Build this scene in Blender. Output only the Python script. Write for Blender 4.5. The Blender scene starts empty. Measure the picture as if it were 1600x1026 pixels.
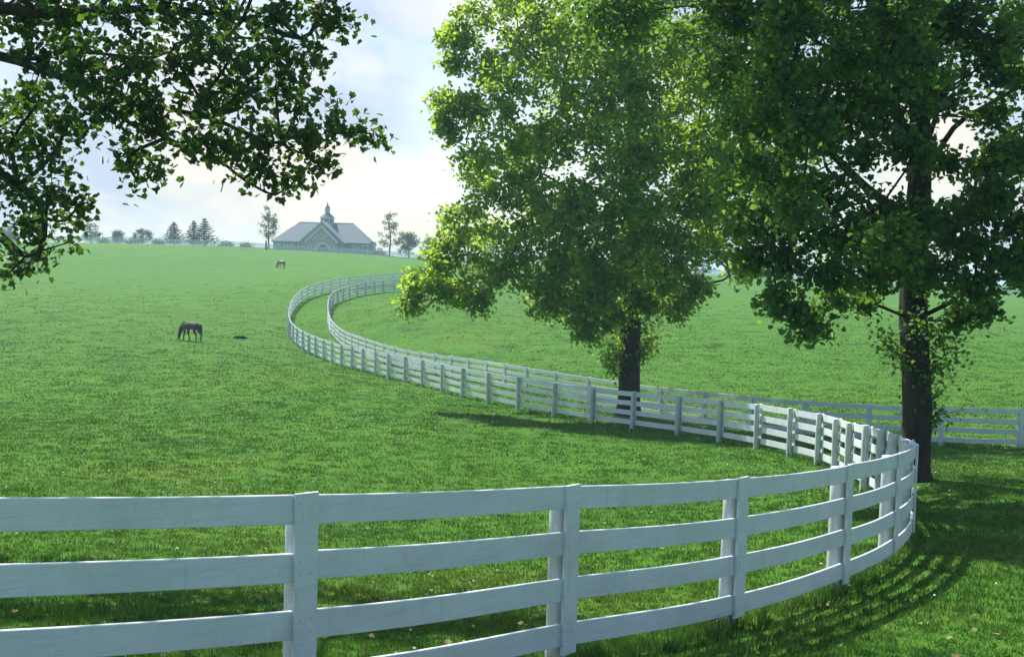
import bpy, bmesh, math, random
import numpy as np
from mathutils import Vector, Matrix

random.seed(7); RNG = np.random.default_rng(11)
sc = bpy.context.scene
COL = sc.collection
R = math.radians

# ------------------------------------------------------------------ camera frame
EYE = Vector((0, 0, 10.0))
FPX = 1600.0
PITCH, ROLL = math.atan((513 - 430) / FPX), R(1.5)
FW = Vector((0, math.cos(PITCH), -math.sin(PITCH)))
U0 = Vector((0, math.sin(PITCH), math.cos(PITCH)))
RT = Vector((1, 0, 0)) * math.cos(ROLL) + U0 * math.sin(ROLL)
UP = Vector((-1, 0, 0)) * math.sin(ROLL) + U0 * math.cos(ROLL)

def P(px, py, d):
    """world point seen at (px, py) of the 1600x1026 photograph, d metres ahead"""
    return EYE + (FW + RT * ((px - 800) / FPX) + UP * ((513 - py) / FPX)) * d

# ------------------------------------------------------------------ helpers
def tag(o, label=None, cat=None, group=None, kind=None):
    if label: o['label'] = label
    if cat: o['category'] = cat
    if group: o['group'] = group
    if kind: o['kind'] = kind
    return o

def empty(name, loc, rz=0):
    o = bpy.data.objects.new(name, None); COL.objects.link(o)
    o.location = loc; o.rotation_euler = (0, 0, rz); o.empty_display_size = .2
    return o

def link_mesh(name, me, mat=None, parent=None):
    o = bpy.data.objects.new(name, me); COL.objects.link(o)
    if mat: me.materials.append(mat)
    if parent:
        o.parent = parent
    return o

def np_mesh(name, V, F, mat=None, parent=None, attrs=None, smooth=False, origin=None):
    """V (n,3); F (m,k) same sized faces, or a list of such arrays"""
    if isinstance(F, np.ndarray): F = [F]
    V = np.asarray(V, dtype=np.float32)
    if origin is None and parent is not None: origin = parent.location
    if origin is not None: V = V - np.array(origin, dtype=np.float32)
    me = bpy.data.meshes.new(name)
    me.vertices.add(len(V)); me.vertices.foreach_set('co', V.ravel())
    loops = np.concatenate([f.ravel() for f in F]).astype(np.int32)
    tot = np.concatenate([np.full(len(f), f.shape[1]) for f in F]).astype(np.int32)
    st = np.concatenate([[0], np.cumsum(tot)[:-1]]).astype(np.int32)
    me.loops.add(len(loops)); me.loops.foreach_set('vertex_index', loops)
    me.polygons.add(len(tot)); me.polygons.foreach_set('loop_start', st)
    me.polygons.foreach_set('loop_total', tot)
    if smooth: me.polygons.foreach_set('use_smooth', np.ones(len(tot), dtype=bool))
    me.update(calc_edges=True); me.validate()
    if attrs:
        for k, a in attrs.items():
            at = me.attributes.new(k, 'FLOAT', 'POINT')
            at.data.foreach_set('value', np.asarray(a, dtype=np.float32))
    o = link_mesh(name, me, mat, parent)
    if origin is not None and parent is None: o.location = origin
    return o

class MB:
    """collects verts / faces for ONE mesh object"""
    def __init__(s): s.v, s.f = [], []
    def add(s, vs, fs):
        b = len(s.v); s.v += [tuple(v) for v in vs]; s.f += [tuple(i + b for i in f) for f in fs]
    def box(s, c, size, M=None):
        x, y, z = [k / 2 for k in size]
        vs = [Vector((i * x, j * y, k * z)) for i in (-1, 1) for j in (-1, 1) for k in (-1, 1)]
        if M is not None: vs = [M @ v for v in vs]
        c = Vector(c)
        s.add([c + v for v in vs], [(0, 1, 3, 2), (4, 6, 7, 5), (0, 4, 5, 1), (2, 3, 7, 6), (0, 2, 6, 4), (1, 5, 7, 3)])
    def tube(s, pts, rads, n=8, cap=True):
        rings = []; prev = None
        for i, p in enumerate(pts):
            t = (pts[min(i + 1, len(pts) - 1)] - pts[max(i - 1, 0)]).normalized()
            a = prev if prev is not None else (Vector((1, 0, 0)) if abs(t.x) < .8 else Vector((0, 1, 0)))
            a = (a - t * a.dot(t)).normalized(); b = t.cross(a); prev = a
            rings.append([p + (a * math.cos(2 * math.pi * k / n) + b * math.sin(2 * math.pi * k / n)) * rads[i] for k in range(n)])
        vs = [v for r_ in rings for v in r_]
        fs = [(i * n + k, i * n + (k + 1) % n, (i + 1) * n + (k + 1) % n, (i + 1) * n + k) for i in range(len(pts) - 1) for k in range(n)]
        if cap: fs += [tuple(range(n - 1, -1, -1)), tuple((len(pts) - 1) * n + k for k in range(n))]
        s.add(vs, fs)
    def build(s, name, mat, parent=None, smooth=False, bevel=0, origin=None):
        me = bpy.data.meshes.new(name)
        off = Vector(origin) if origin is not None else (parent.location if parent is not None else Vector())
        me.from_pydata([tuple(Vector(v) - off) for v in s.v], [], s.f); me.update()
        if smooth:
            for p in me.polygons: p.use_smooth = True
        o = link_mesh(name, me, mat, parent)
        if parent is None: o.location = off
        if bevel:
            m = o.modifiers.new('bevel', 'BEVEL'); m.width = bevel; m.segments = 1; m.limit_method = 'ANGLE'
        return o

# ------------------------------------------------------------------ materials
def new_mat(name):
    m = bpy.data.materials.new(name); m.use_nodes = True
    nt = m.node_tree; nt.nodes.clear()
    out = nt.nodes.new('ShaderNodeOutputMaterial')
    return m, nt, out
def N(nt, t, **kw):
    n = nt.nodes.new(t)
    for k, v in kw.items():
        if k in n.inputs: n.inputs[k].default_value = v
        else: setattr(n, k, v)
    return n
def L(nt, a, b): nt.links.new(a, b)
def noise(nt, scale, detail=3, rough=.55, vec=None, sc3=None, dist=0):
    n = N(nt, 'ShaderNodeTexNoise'); n.inputs['Scale'].default_value = scale
    n.inputs['Detail'].default_value = detail; n.inputs['Roughness'].default_value = rough
    n.inputs['Distortion'].default_value = dist
    if vec is None:
        vec = N(nt, 'ShaderNodeNewGeometry').outputs['Position']
    if sc3 is not None:
        mp = N(nt, 'ShaderNodeMapping'); mp.inputs['Scale'].default_value = sc3
        L(nt, vec, mp.inputs['Vector']); vec = mp.outputs['Vector']
    L(nt, vec, n.inputs['Vector'])
    return n.outputs['Fac']
def ramp(nt, fac, stops):
    r = N(nt, 'ShaderNodeValToRGB'); cr = r.color_ramp
    while len(cr.elements) < len(stops): cr.elements.new(.5)
    for e, (p, c) in zip(cr.elements, stops):
        e.position = p; e.color = (c, c, c, 1) if isinstance(c, (int, float)) else (*c, 1)
    L(nt, fac, r.inputs['Fac']); return r.outputs['Color']
def mix(nt, fac, a, b, mode='MIX'):
    m = N(nt, 'ShaderNodeMix', data_type='RGBA', blend_type=mode)
    for s, v in ((m.inputs[0], fac), (m.inputs[6], a), (m.inputs[7], b)):
        if isinstance(v, (int, float)): s.default_value = v
        elif isinstance(v, tuple): s.default_value = (*v, 1)
        else: L(nt, v, s)
    return m.outputs[2]

def leaf_mat(name, dark, mid, light, trans, tw=.45, gloss=.35):
    m, nt, out = new_mat(name)
    a = N(nt, 'ShaderNodeAttribute', attribute_name='rnd').outputs['Fac']
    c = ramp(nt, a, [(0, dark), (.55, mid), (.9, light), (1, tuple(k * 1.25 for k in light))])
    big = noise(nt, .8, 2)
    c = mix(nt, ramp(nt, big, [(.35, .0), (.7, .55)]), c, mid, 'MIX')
    d = N(nt, 'ShaderNodeBsdfPrincipled', Roughness=.5)
    d.inputs['Specular IOR Level'].default_value = gloss
    L(nt, c, d.inputs['Base Color'])
    t = N(nt, 'ShaderNodeBsdfTranslucent')
    tc = mix(nt, a, tuple(k * .6 for k in trans), tuple(min(1, k * 1.35) for k in trans))
    L(nt, tc, t.inputs['Color'])
    mx = N(nt, 'ShaderNodeMixShader'); mx.inputs[0].default_value = tw
    L(nt, d.outputs[0], mx.inputs[1]); L(nt, t.outputs[0], mx.inputs[2]); L(nt, mx.outputs[0], out.inputs[0])
    return m

def bark_mat(name, c1, c2):
    m, nt, out = new_mat(name)
    n1 = noise(nt, 9, 6, .7, sc3=(1, 1, .22)); n2 = noise(nt, 2.2, 3, .6)
    c = mix(nt, ramp(nt, n1, [(.35, 0.), (.65, 1.)]), c1, c2)
    c = mix(nt, ramp(nt, n2, [(.55, 0.), (.75, .5)]), c, (.055, .062, .038))
    d = N(nt, 'ShaderNodeBsdfPrincipled', Roughness=.9); L(nt, c, d.inputs['Base Color'])
    b = N(nt, 'ShaderNodeBump', Strength=.9, Distance=.05); L(nt, n1, b.inputs['Height']); L(nt, b.outputs[0], d.inputs['Normal'])
    L(nt, d.outputs[0], out.inputs[0]); return m

def paint_mat(name, col, dirt):
    m, nt, out = new_mat(name)
    grain = noise(nt, 30, 5, .7, sc3=(1, 1, 1)); blot = noise(nt, 2.3, 4, .62); fine = noise(nt, 140, 2, .6)
    c = mix(nt, ramp(nt, blot, [(.40, 0.), (.74, .7)]), col, dirt)
    c = mix(nt, ramp(nt, grain, [(.6, 0.), (.72, .55)]), c, tuple(k * .7 for k in dirt))
    c = mix(nt, ramp(nt, fine, [(.62, 0.), (.74, .6)]), c, tuple(k * .45 for k in dirt))
    gr = noise(nt, 9, 6, .75, sc3=(.25, .25, 7))
    c = mix(nt, ramp(nt, gr, [(.50, 0.), (.62, .5)]), c, tuple(k * .74 for k in col))
    kn = noise(nt, 7, 2, .5); c = mix(nt, ramp(nt, kn, [(.74, 0.), (.80, .3)]), c, tuple(k * .55 for k in dirt))
    st = noise(nt, 16, 3, .6, sc3=(1, 1, .08))
    c = mix(nt, ramp(nt, st, [(.6, 0.), (.8, .4)]), c, (.42, .44, .38))
    d = N(nt, 'ShaderNodeBsdfPrincipled', Roughness=.62); L(nt, c, d.inputs['Base Color'])
    b = N(nt, 'ShaderNodeBump', Strength=.35, Distance=.006); L(nt, grain, b.inputs['Height']); L(nt, b.outputs[0], d.inputs['Normal'])
    L(nt, d.outputs[0], out.inputs[0]); return m

def plain_mat(name, c1, c2, scale=3, rough=.8, sc3=None, bump=.2):
    m, nt, out = new_mat(name)
    n = noise(nt, scale, 5, .65, sc3=sc3)
    c = mix(nt, ramp(nt, n, [(.35, 0.), (.65, 1.)]), c1, c2)
    d = N(nt, 'ShaderNodeBsdfPrincipled', Roughness=rough); L(nt, c, d.inputs['Base Color'])
    b = N(nt, 'ShaderNodeBump', Strength=bump, Distance=.03); L(nt, n, b.inputs['Height']); L(nt, b.outputs[0], d.inputs['Normal'])
    L(nt, d.outputs[0], out.inputs[0]); return m

def ground_mat():
    m, nt, out = new_mat('pasture')
    big = noise(nt, .045, 3, .6, sc3=(.55, 1, 1)); midn = noise(nt, .33, 5, .68, sc3=(.6, 1, 1))
    fine = noise(nt, 3, 6, .7); tiny = noise(nt, 26, 3, .7)
    g1, g2, g3, g4 = GR
    c = mix(nt, ramp(nt, midn, [(.36, 0.), (.62, 1.)]), g1, g2)
    c = mix(nt, ramp(nt, big, [(.35, 0.), (.7, .75)]), c, g3)
    c = mix(nt, ramp(nt, fine, [(.42, 0.), (.7, .7)]), c, g4)
    c = mix(nt, ramp(nt, tiny, [(.35, .55), (.6, 0.)]), c, tuple(k * .45 for k in g1))
    dry = noise(nt, .12, 6, .72, sc3=(1, 1, 1))
    c = mix(nt, ramp(nt, dry, [(.56, 0.), (.70, .35)]), c, (.14, .16, .03))
    dk = noise(nt, .55, 4, .7, sc3=(.5, 1, 1)); c = mix(nt, ramp(nt, dk, [(.56, 0.), (.68, .7)]), c, (.022, .085, .014))
    d = N(nt, 'ShaderNodeBsdfPrincipled', Roughness=.95); L(nt, c, d.inputs['Base Color'])
    d.inputs['Specular IOR Level'].default_value = .15
    ms = N(nt, 'ShaderNodeMath', operation='ADD'); L(nt, fine, ms.inputs[0]); L(nt, tiny, ms.inputs[1])
    b = N(nt, 'ShaderNodeBump', Strength=.7, Distance=.12); L(nt, ms.outputs[0], b.inputs['Height']); L(nt, b.outputs[0], d.inputs['Normal'])
    L(nt, d.outputs[0], out.inputs[0]); return m

GR = ((.032, .130, .011), (.076, .215, .013), (.054, .180, .020), (.125, .265, .017))

def blade_mat():
    m, nt, out = new_mat('grass_blades')
    a = N(nt, 'ShaderNodeAttribute', attribute_name='rnd').outputs['Fac']
    c = ramp(nt, a, [(0, (.012, .045, .012)), (.3, (.032, .105, .018)), (.55, (.070, .18, .026)), (.82, (.13, .25, .035)), (.95, (.20, .26, .06)), (1, (.34, .29, .15))])
    p = noise(nt, .45, 4, .6)
    c = mix(nt, ramp(nt, p, [(.4, 0.), (.7, .5)]), c, (.035, .125, .014))
    d = N(nt, 'ShaderNodeBsdfPrincipled', Roughness=.5); L(nt, c, d.inputs['Base Color'])
    d.inputs['Specular IOR Level'].default_value = .3
    dk = noise(nt, .55, 4, .7, sc3=(.5, 1, 1)); c = mix(nt, ramp(nt, dk, [(.54, 0.), (.66, .6)]), c, (.022, .08, .014))
    dry = noise(nt, .12, 6, .72); c = mix(nt, ramp(nt, dry, [(.54, 0.), (.68, .4)]), c, (.16, .19, .04)); L(nt, c, d.inputs['Base Color'])
    t = N(nt, 'ShaderNodeBsdfTranslucent'); L(nt, mix(nt, .4, c, (.14, .30, .03)), t.inputs['Color'])
    mx = N(nt, 'ShaderNodeMixShader'); mx.inputs[0].default_value = .35
    L(nt, d.outputs[0], mx.inputs[1]); L(nt, t.outputs[0], mx.inputs[2]); L(nt, mx.outputs[0], out.inputs[0])
    return m

M = {}
M['ground'] = ground_mat()
M['blade'] = blade_mat()
M['paint'] = paint_mat('white_fence_paint', (.62, .69, .75), (.44, .50, .52))
M['post'] = paint_mat('white_post_paint', (.53, .58, .61), (.32, .36, .34))
M['nail'] = plain_mat('rusty_nail', (.36, .38, .38), (.48, .50, .51), 40)
M['bark'] = bark_mat('dark_bark', (.014, .011, .010), (.040, .032, .029))
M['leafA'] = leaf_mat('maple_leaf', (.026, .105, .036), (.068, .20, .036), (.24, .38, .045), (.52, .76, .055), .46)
M['leafB'] = leaf_mat('shaded_leaf', (.012, .048, .018), (.024, .085, .026), (.080, .185, .032), (.24, .48, .05), .40)  # leaf colours darkened to carry the shade of dense foliage overhead
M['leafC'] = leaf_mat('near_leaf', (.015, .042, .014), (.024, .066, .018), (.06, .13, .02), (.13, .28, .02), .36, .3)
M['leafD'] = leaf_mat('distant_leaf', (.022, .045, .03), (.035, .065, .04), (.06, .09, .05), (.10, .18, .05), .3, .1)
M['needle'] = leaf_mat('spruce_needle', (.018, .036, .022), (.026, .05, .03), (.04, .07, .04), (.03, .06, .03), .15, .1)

# ------------------------------------------------------------------ fence posts: (photo x, photo y of the top, metres ahead)
FH, RP, BH = 1.37, .343, .172           # fence height, rail pitch, board height
A_px = [(475,770,6.0),(890,760,7.6),(1157,746,9.0),(1325,727,10.8),(1402,708,12.4),(1430,695,14.2),(1424,688,15.8),(1405,681,17.5),
 (1385,673,19.2),(1361,667,21.2),(1334,661,23.2),(1307,654,25.2),(1280,647,27.2),(1236,639,29),(1184,631,31),(1125,625,33.2),(1060,619,35.3),
 (989,612,37.3),(926,605.5,39.3),(866,598,41.3),(810,590,43.4),(763,582,45.6),(723,575,47.8),(691,569,50),(660,562.5,52.2),(633,557,54.3),
 (607,553,56.4),(587,549,58.3),(567,545,60.3),(550,542,62.3),(533,539,64.3),(519,535.5,66.4),(506,531,68.4),(493,526.5,70.6),(482,522.5,72.8),
 (473,518,75),(464,513,77.5),(458,508,80),(454,503.5,82.5),(451.5,499,85),(450,495,87.5),(449.5,491,90),(449.5,487,92.5),(450,483,95),
 (451,479,97.5),(452.5,474,100),(455,469,102.4),(459,463,104.7),(464,457.5,107),(471,452,109),(480,447.5,111),(491,443.5,112.8),(503,440,114.5),
 (516,437,116),(530,434.5,117.5),(545,432.5,119),(561,431,120.3),(578,429.5,121.5),(596,428.5,122.5),(614,427.5,123.5),(633,426.5,124.3),
 (653,426,125),(673,425.5,125.6)]
B_px = [(1595,639,35),(1472,635,35.4),(1359,631,36.3),(1260,625.5,38),(1177,619,40.2),(1103,612,42.6),(1035,605,45),(976,597,47.3),(921,589,49.6),
 (870,581,51.8),(825,574,54),(791,568,56),(762,563.5,58.2),(734,559.6,60.3),(707,556.5,62.4),(681,553,64.5),(659,550,66.6),(638,546.5,68.7),
 (619,542,70.8),(601,537.6,73),(587,533,75),(573,528.8,77.2),(561.5,525,79.5),(551,521.5,81.7),(541,517.5,84),(532,512.5,86.5),(525,506,89),
 (519,499,91.5),(515.5,491,94),(514,483,96.5),(513.8,475,99),(514.5,468,101.5),(517,462,104),(521,457,106.2),(528,453,108.4),(537,450,110.2),
 (547,447,112),(559,444,113.5),(572,441.5,115),(586,439.5,116),(600,438,117),(616,437,118),(633,436,119),(650,435.3,120)]
def base_of(t): q = P(*t); return Vector((q.x, q.y, q.z - FH))
A_ext = [Vector(v) for v in ((-13.2,4.6,7.73),(-10.8,4.2,7.69),(-8.4,3.8,7.66),(-6.0,4.05,7.60),(-3.6,4.75,7.54))]
B_ext = [Vector(v) for v in ((28.3,36,5.2),(25.5,35.5,5.0),(22.8,35.2,4.8),(20.1,35.0,4.65))]
A_pts = A_ext + [base_of(t) for t in A_px]
B_pts = B_ext + [base_of(t) for t in B_px]
for i in range(5, 16):                   # the photo's marks are on the outer face of the boards, the path runs through the posts
    t = (A_pts[i + 1] - A_pts[i - 1]).normalized(); A_pts[i] = A_pts[i] + Vector((-t.y, t.x, 0)) * .09

# ------------------------------------------------------------------ terrain
ctrl = list(A_pts) + list(B_pts)
ctrl += [P(*t) for t in [(295,531,75),(438,418,185),(985,650,43),(1435,752,21.5),(100,640,40),(60,480,95),(620,480,100),
   (0,378,255),(130,379,255),(320,384,255),(430,390,255),(510,395,255),(580,399,255),(645,405,258),(740,412,262),(860,419,268),(980,425,270),
   (1100,430,270),(1350,443,260),(1600,456,260),(-500,366,260),(2100,470,260),
   (250,430,160),(0,440,130),(800,470,125),(1000,500,100),(1300,520,90),(1500,540,80),(1250,470,150),(1700,560,75),(-400,470,120)]]
for v in ((0,0,7.9),(-6,0,7.9),(6,0,7.5),(0,-8,8.1),(-10,-12,8.2),(10,-10,7.6),(-16,10,6.9),(-20,25,5.5),(16,10,6.4),(14,20,5.8),(18,28,5.2),
          (0,14,5.9),(-6,13,6.3),(0,24,5.0),(-10,32,4.9),(25,10,6.5),(-14,50,4.6)):
    ctrl.append(Vector(v))
for a in range(0, 360, 30):
    ca, sa = math.cos(R(a)), math.sin(R(a))
    front = sa > .3
    ctrl.append(Vector((40 * ca, 40 * sa, 7))) if not front else None
    for rr, zz in ((130, 8), (320, 14.2 if front and ca < .45 else 10.5), (420, 12.5 if front else 9), (900, -4), (2600, -30)):
        if rr == 130 and front: continue
        ctrl.append(Vector((rr * ca, rr * sa, zz)))
CT = np.array([tuple(v) for v in ctrl])
def warp(xy):
    r = np.hypot(xy[:, 0], xy[:, 1]) + 1e-9
    k = np.arcsinh(r / 25.) / r
    return xy * k[:, None]
CW = warp(CT[:, :2])
def kern(r2): return .5 * r2 * np.log(r2 + 1e-12)
nC = len(CT)
D2 = ((CW[:, None] - CW[None]) ** 2).sum(-1)
K = kern(D2) + np.eye(nC) * 6e-5
Pm = np.c_[np.ones(nC), CW]
Am = np.block([[K, Pm], [Pm.T, np.zeros((3, 3))]])
SOL = np.linalg.solve(Am, np.r_[CT[:, 2], 0, 0, 0])
def hz(xy):
    xy = np.asarray(xy, dtype=float); out = np.empty(len(xy))
    for i in range(0, len(xy), 20000):
        w = warp(xy[i:i + 20000]); d2 = ((w[:, None] - CW[None]) ** 2).sum(-1)
        out[i:i + 20000] = kern(d2) @ SOL[:nC] + SOL[nC] + w @ SOL[nC + 1:]
    return out
def h1(x, y): return float(hz(np.array([[x, y]]))[0])
def on_ground(px, d, sink=0.0):
    """ground point in photo column px at distance d"""
    q = P(px, 430, d)
    return Vector((q.x, q.y, h1(q.x, q.y) - sink))

az = np.concatenate([np.linspace(R(45), R(135), 340, endpoint=False), np.linspace(R(135), R(405), 90, endpoint=False)])
rad = np.concatenate([[.4], np.geomspace(1.2, 2600, 330)])
RR, AA = np.meshgrid(rad, az, indexing='ij')
xy = np.c_[(RR * np.cos(AA)).ravel(), (RR * np.sin(AA)).ravel()]
zz = hz(xy)
gv = np.r_[np.c_[xy, zz], [[0, 0, h1(0, 0)]]]
nr, na = len(rad), len(az)
I = np.arange(nr * na).reshape(nr, na); J = np.roll(I, -1, axis=1)
quads = np.stack([I[:-1], I[1:], J[1:], J[:-1]], -1).reshape(-1, 4)
tris = np.stack([np.full(na, nr * na), I[0], J[0]], -1)
g = np_mesh('ground', gv, [quads, tris], M['ground'], smooth=True)
tag(g, 'rolling green pasture ground rising to a crest', None, kind='structure')

# ------------------------------------------------------------------ fences
def catmull(pts, n):
    out = []; m = len(pts)
    for i in range(m - 1):
        a, b, c, d = pts[max(i - 1, 0)], pts[i], pts[i + 1], pts[min(i + 2, m - 1)]
        for k in range(n):
            t = k / n
            out.append(.5 * ((2 * b) + (c - a) * t + (2 * a - 5 * b + 4 * c - d) * t * t + (3 * b - a - 3 * c + d) * t ** 3))
    out.append(pts[-1].copy()); return out

def fence(name, pts, side, label, group=None, sub=6, near_r=40, maxpart=100):
    pts = [Vector((p.x, p.y, h1(p.x, p.y))) for p in pts]
    for it in range(2):                                 # heights of a real fence run smoothly
        for i in range(1, len(pts) - 1): pts[i].z = pts[i].z * .9 + (pts[i - 1].z + pts[i + 1].z) * .05
    root = empty(name, min(pts, key=lambda p: p.y)); tag(root, label, 'fence', group)
    path = catmull(pts, sub)
    def nrm(i):
        t = path[min(i + 1, len(path) - 1)] - path[max(i - 1, 0)]
        return Vector((t.y, -t.x, 0)).normalized() * side
    rnd = random.Random(len(pts))
    rails = []
    nb = len(pts) - 1
    for r_ in range(4):
        b0 = 0
        while b0 < nb:
            b1 = min(nb, b0 + (2 if (b0 > 0 or r_ % 2 == 0) else 1))
            i0, i1 = b0 * sub, b1 * sub
            vs, fs = [], []
            o1, o2 = .078, .078 + .027
            e0, e1 = rnd.uniform(-.012, .012), rnd.uniform(-.012, .012)
            for i in range(i0, i1 + 1):
                p, n = path[i].copy(), nrm(i)
                s_ = (i - i0) / (i1 - i0)
                t = (path[min(i + 1, len(path) - 1)] - path[max(i - 1, 0)]).normalized()
                if i == i0: p = p + t * .002
                if i == i1: p = p - t * .002
                zt = FH - r_ * RP + e0 * (1 - s_) + e1 * s_ - .006 * math.sin(math.pi * ((i % sub) / sub))
                for (o, z) in ((o1, zt), (o2, zt), (o2, zt - BH), (o1, zt - BH)):
                    vs.append((p.x + n.x * o, p.y + n.y * o, p.z + z))
            m = i1 - i0
            for k in range(m):
                for q in range(4):
                    a, b = k * 4 + q, k * 4 + (q + 1) % 4
                    fs.append((a, b, b + 4, a + 4))
            fs += [(3, 2, 1, 0), (m * 4, m * 4 + 1, m * 4 + 2, m * 4 + 3)]
            mid = path[(i0 + i1) // 2]
            rails.append((mid.x ** 2 + mid.y ** 2, vs, fs))
            b0 = b1
    rails.sort(key=lambda t: t[0])
    for k, (_, vs, fs) in enumerate(rails[:maxpart]):
        mb = MB(); mb.add(vs, fs); mb.build('rail', M['paint'], root, bevel=.004 if k < 32 else 0)
    if rails[maxpart:]:
        mb = MB()
        for _, vs, fs in rails[maxpart:]: mb.add(vs, fs)
        tag(mb.build('distant_rails', M['paint'], root), kind='stuff')
    for i, p in enumerate(pts):
        n = nrm(i * sub); t = Vector((-n.y, n.x, 0))
        far = p.length > near_r
        rr = .082 * rnd.uniform(.93, 1.08)
        lean = Vector((rnd.uniform(-.015, .015), rnd.uniform(-.015, .015), 0))
        mb = MB(); ns = 8 if far else 16
        top = FH + (rnd.uniform(.0, .035) if p.length > 16 else -.035)
        c = Vector((p.x, p.y, p.z)) - n * .006
        if far:
            mb.tube([c + Vector((0, 0, -.25)), c + lean + Vector((0, 0, top))], [rr * .96, rr * .9], ns)
        else:
            zs = [-.3, 0, .3, .7, 1.0, top - .012, top]
            rs = [1.02, 1.0, .97, .95, .94, .94, .86]
            mb.tube([c + lean * (z / FH) + Vector((0, 0, z)) for z in zs], [rr * k * rnd.uniform(.985, 1.015) for k in rs], ns)
        mb.build('post', M['post'], root, smooth=not far)
        # flat board nailed over the rail ends
        mb = MB(); bw = .145
        zb, zt = FH - 3 * RP - BH - rnd.uniform(-.01, .06), FH + .012
        Rm = Matrix(((t.x, n.x, 0), (t.y, n.y, 0), (0, 0, 1)))
        mb.box(Vector((p.x, p.y, p.z + (zb + zt) / 2)) + n * (.078 + .027 + .002 + .013), (bw, .026, zt - zb), Rm)
        if p.length < 16:                               # nail heads over every rail
            nf = len(mb.f)
            for r_ in range(4):
                for dz in (.045, .125):
                    for dx in (-.035, .035):
                        zc_ = p.z + FH - r_ * RP - dz
                        mb.box(Vector((p.x, p.y, zc_)) + n * (.078 + .027 + .002 + .026 + .001) + t * (dx + rnd.uniform(-.008, .008)), (.008, .003, .008), Rm)
            o = mb.build('batten', M['paint'], root); o.data.materials.append(M['nail'])
            for f in o.data.polygons[nf:]: f.material_index = 1
        else: mb.build('batten', M['paint'], root, bevel=.004 if not far else 0)
    return root
fence('plank_fence', A_pts, 1, 'white four-plank fence curving from the foreground all along the pasture with the horses')
fence('plank_fence', B_pts, -1, 'white four-plank fence passing behind both big trees, on the far side of the lane')

def far_fence(pxs, label, spacing=2.9):
    pts = [on_ground(px, d) for px, d in pxs]
    path = catmull(pts, 30); out = [path[0]]; acc = 0
    for a, b in zip(path, path[1:]):
        acc += (b - a).length
        if acc >= spacing: out.append(b); acc = 0
    for p in out: p.z = h1(p.x, p.y)
    root = empty('plank_fence', out[0]); tag(root, label, 'fence')
    for r_ in range(4):
        mb = MB(); vs, fs = [], []
        for p in out:
            zt = 1.4 - r_ * RP
            for o, z in ((-.02, zt), (.02, zt), (.02, zt - BH), (-.02, zt - BH)): vs.append((p.x, p.y + o, p.z + z))
        for k in range(len(out) - 1):
            for q in range(4):
                a, b = k * 4 + q, k * 4 + (q + 1) % 4; fs.append((a, b, b + 4, a + 4))
        mb.add(vs, fs); mb.build('rail', M['paint'], root)
    for p in out:
        mb = MB(); mb.box((p.x, p.y + .09, p.z + .6), (.14, .12, 1.75)); mb.build('post', M['post'], root)
    return root
far_fence([(60,250),(130,252),(320,252),(430,252),(510,252),(580,253),(650,256),(740,262)], 'distant white plank fence along the hill crest in front of the barn')
far_fence([(1040,262),(1100,262),(1200,260),(1350,252),(1500,250),(1640,248)], 'distant white plank fence at the far edge of the field behind the two big trees')

# ------------------------------------------------------------------ leaves and trees
def leaf_shape(kind):
    if kind == 'lobed':      # five pointed lobes, folded along the midrib
        h = [(0, 0), (.24, -.03), (.50, .14), (.42, .32), (.53, .60), (.27, .66), (0, 1.0)]
        V = [(x, y, .16 * abs(x) + (-.10 * y * y)) for x, y in h] + [(-x, y, .16 * abs(x) + (-.10 * y * y)) for x, y in h[1:-1]]
        Tr = [(0, 1, 3), (1, 2, 3), (0, 3, 5), (3, 4, 5), (0, 5, 6)]
        m = {0: 0, 6: 6, 1: 7, 2: 8, 3: 9, 4: 10, 5: 11}
        Tr += [(m[a], m[c], m[b]) for a, b, c in Tr]
    elif kind == 'simple':
        V = [(0, 0, 0), (.42, .22, .08), (.30, .68, .0), (0, 1, -.12), (-.30, .68, .0), (-.42, .22, .08)]
        Tr = [(0, 1, 2), (0, 2, 3), (0, 3, 4), (0, 4, 5)]
    else:
        V = [(0, 0, 0), (.42, .45, .1), (0, 1, -.05), (-.42, .45, .1)]
        Tr = [(0, 1, 2), (0, 2, 3)]
    return np.array(V, float), np.array(Tr)

def leaves_mesh(name, centers, size, kind, mat, parent, seed, up=.55, jit=.3, droop=0.):
    rng = np.random.default_rng(seed); c = np.asarray(centers); n = len(c)
    T, F = leaf_shape(kind)
    nn = rng.normal(size=(n, 3)) * .62; nn[:, 2] += up
    nn /= np.linalg.norm(nn, axis=1)[:, None]
    a = rng.normal(size=(n, 3)); a[:, 2] -= droop; a -= nn * (a * nn).sum(1)[:, None]; a /= np.linalg.norm(a, axis=1)[:, None]
    b = np.cross(a, nn) * rng.uniform(.7, 1.15, n)[:, None]
    s = size * rng.uniform(1 - jit, 1 + jit, n)
    V = c[:, None] + s[:, None, None] * (T[None, :, 0:1] * b[:, None] + T[None, :, 1:2] * a[:, None] + T[None, :, 2:3] * rng.uniform(.3, 2.6, n)[:, None, None] * nn[:, None])
    k = len(T)
    Fa = (F[None] + (np.arange(n) * k)[:, None, None]).reshape(-1, 3)
    rnd = np.repeat(np.clip(rng.beta(1.6, 2.4, n), 0, 1), k)
    return np_mesh(name, V.reshape(-1, 3), Fa, mat, parent, {'rnd': rnd})

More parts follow.
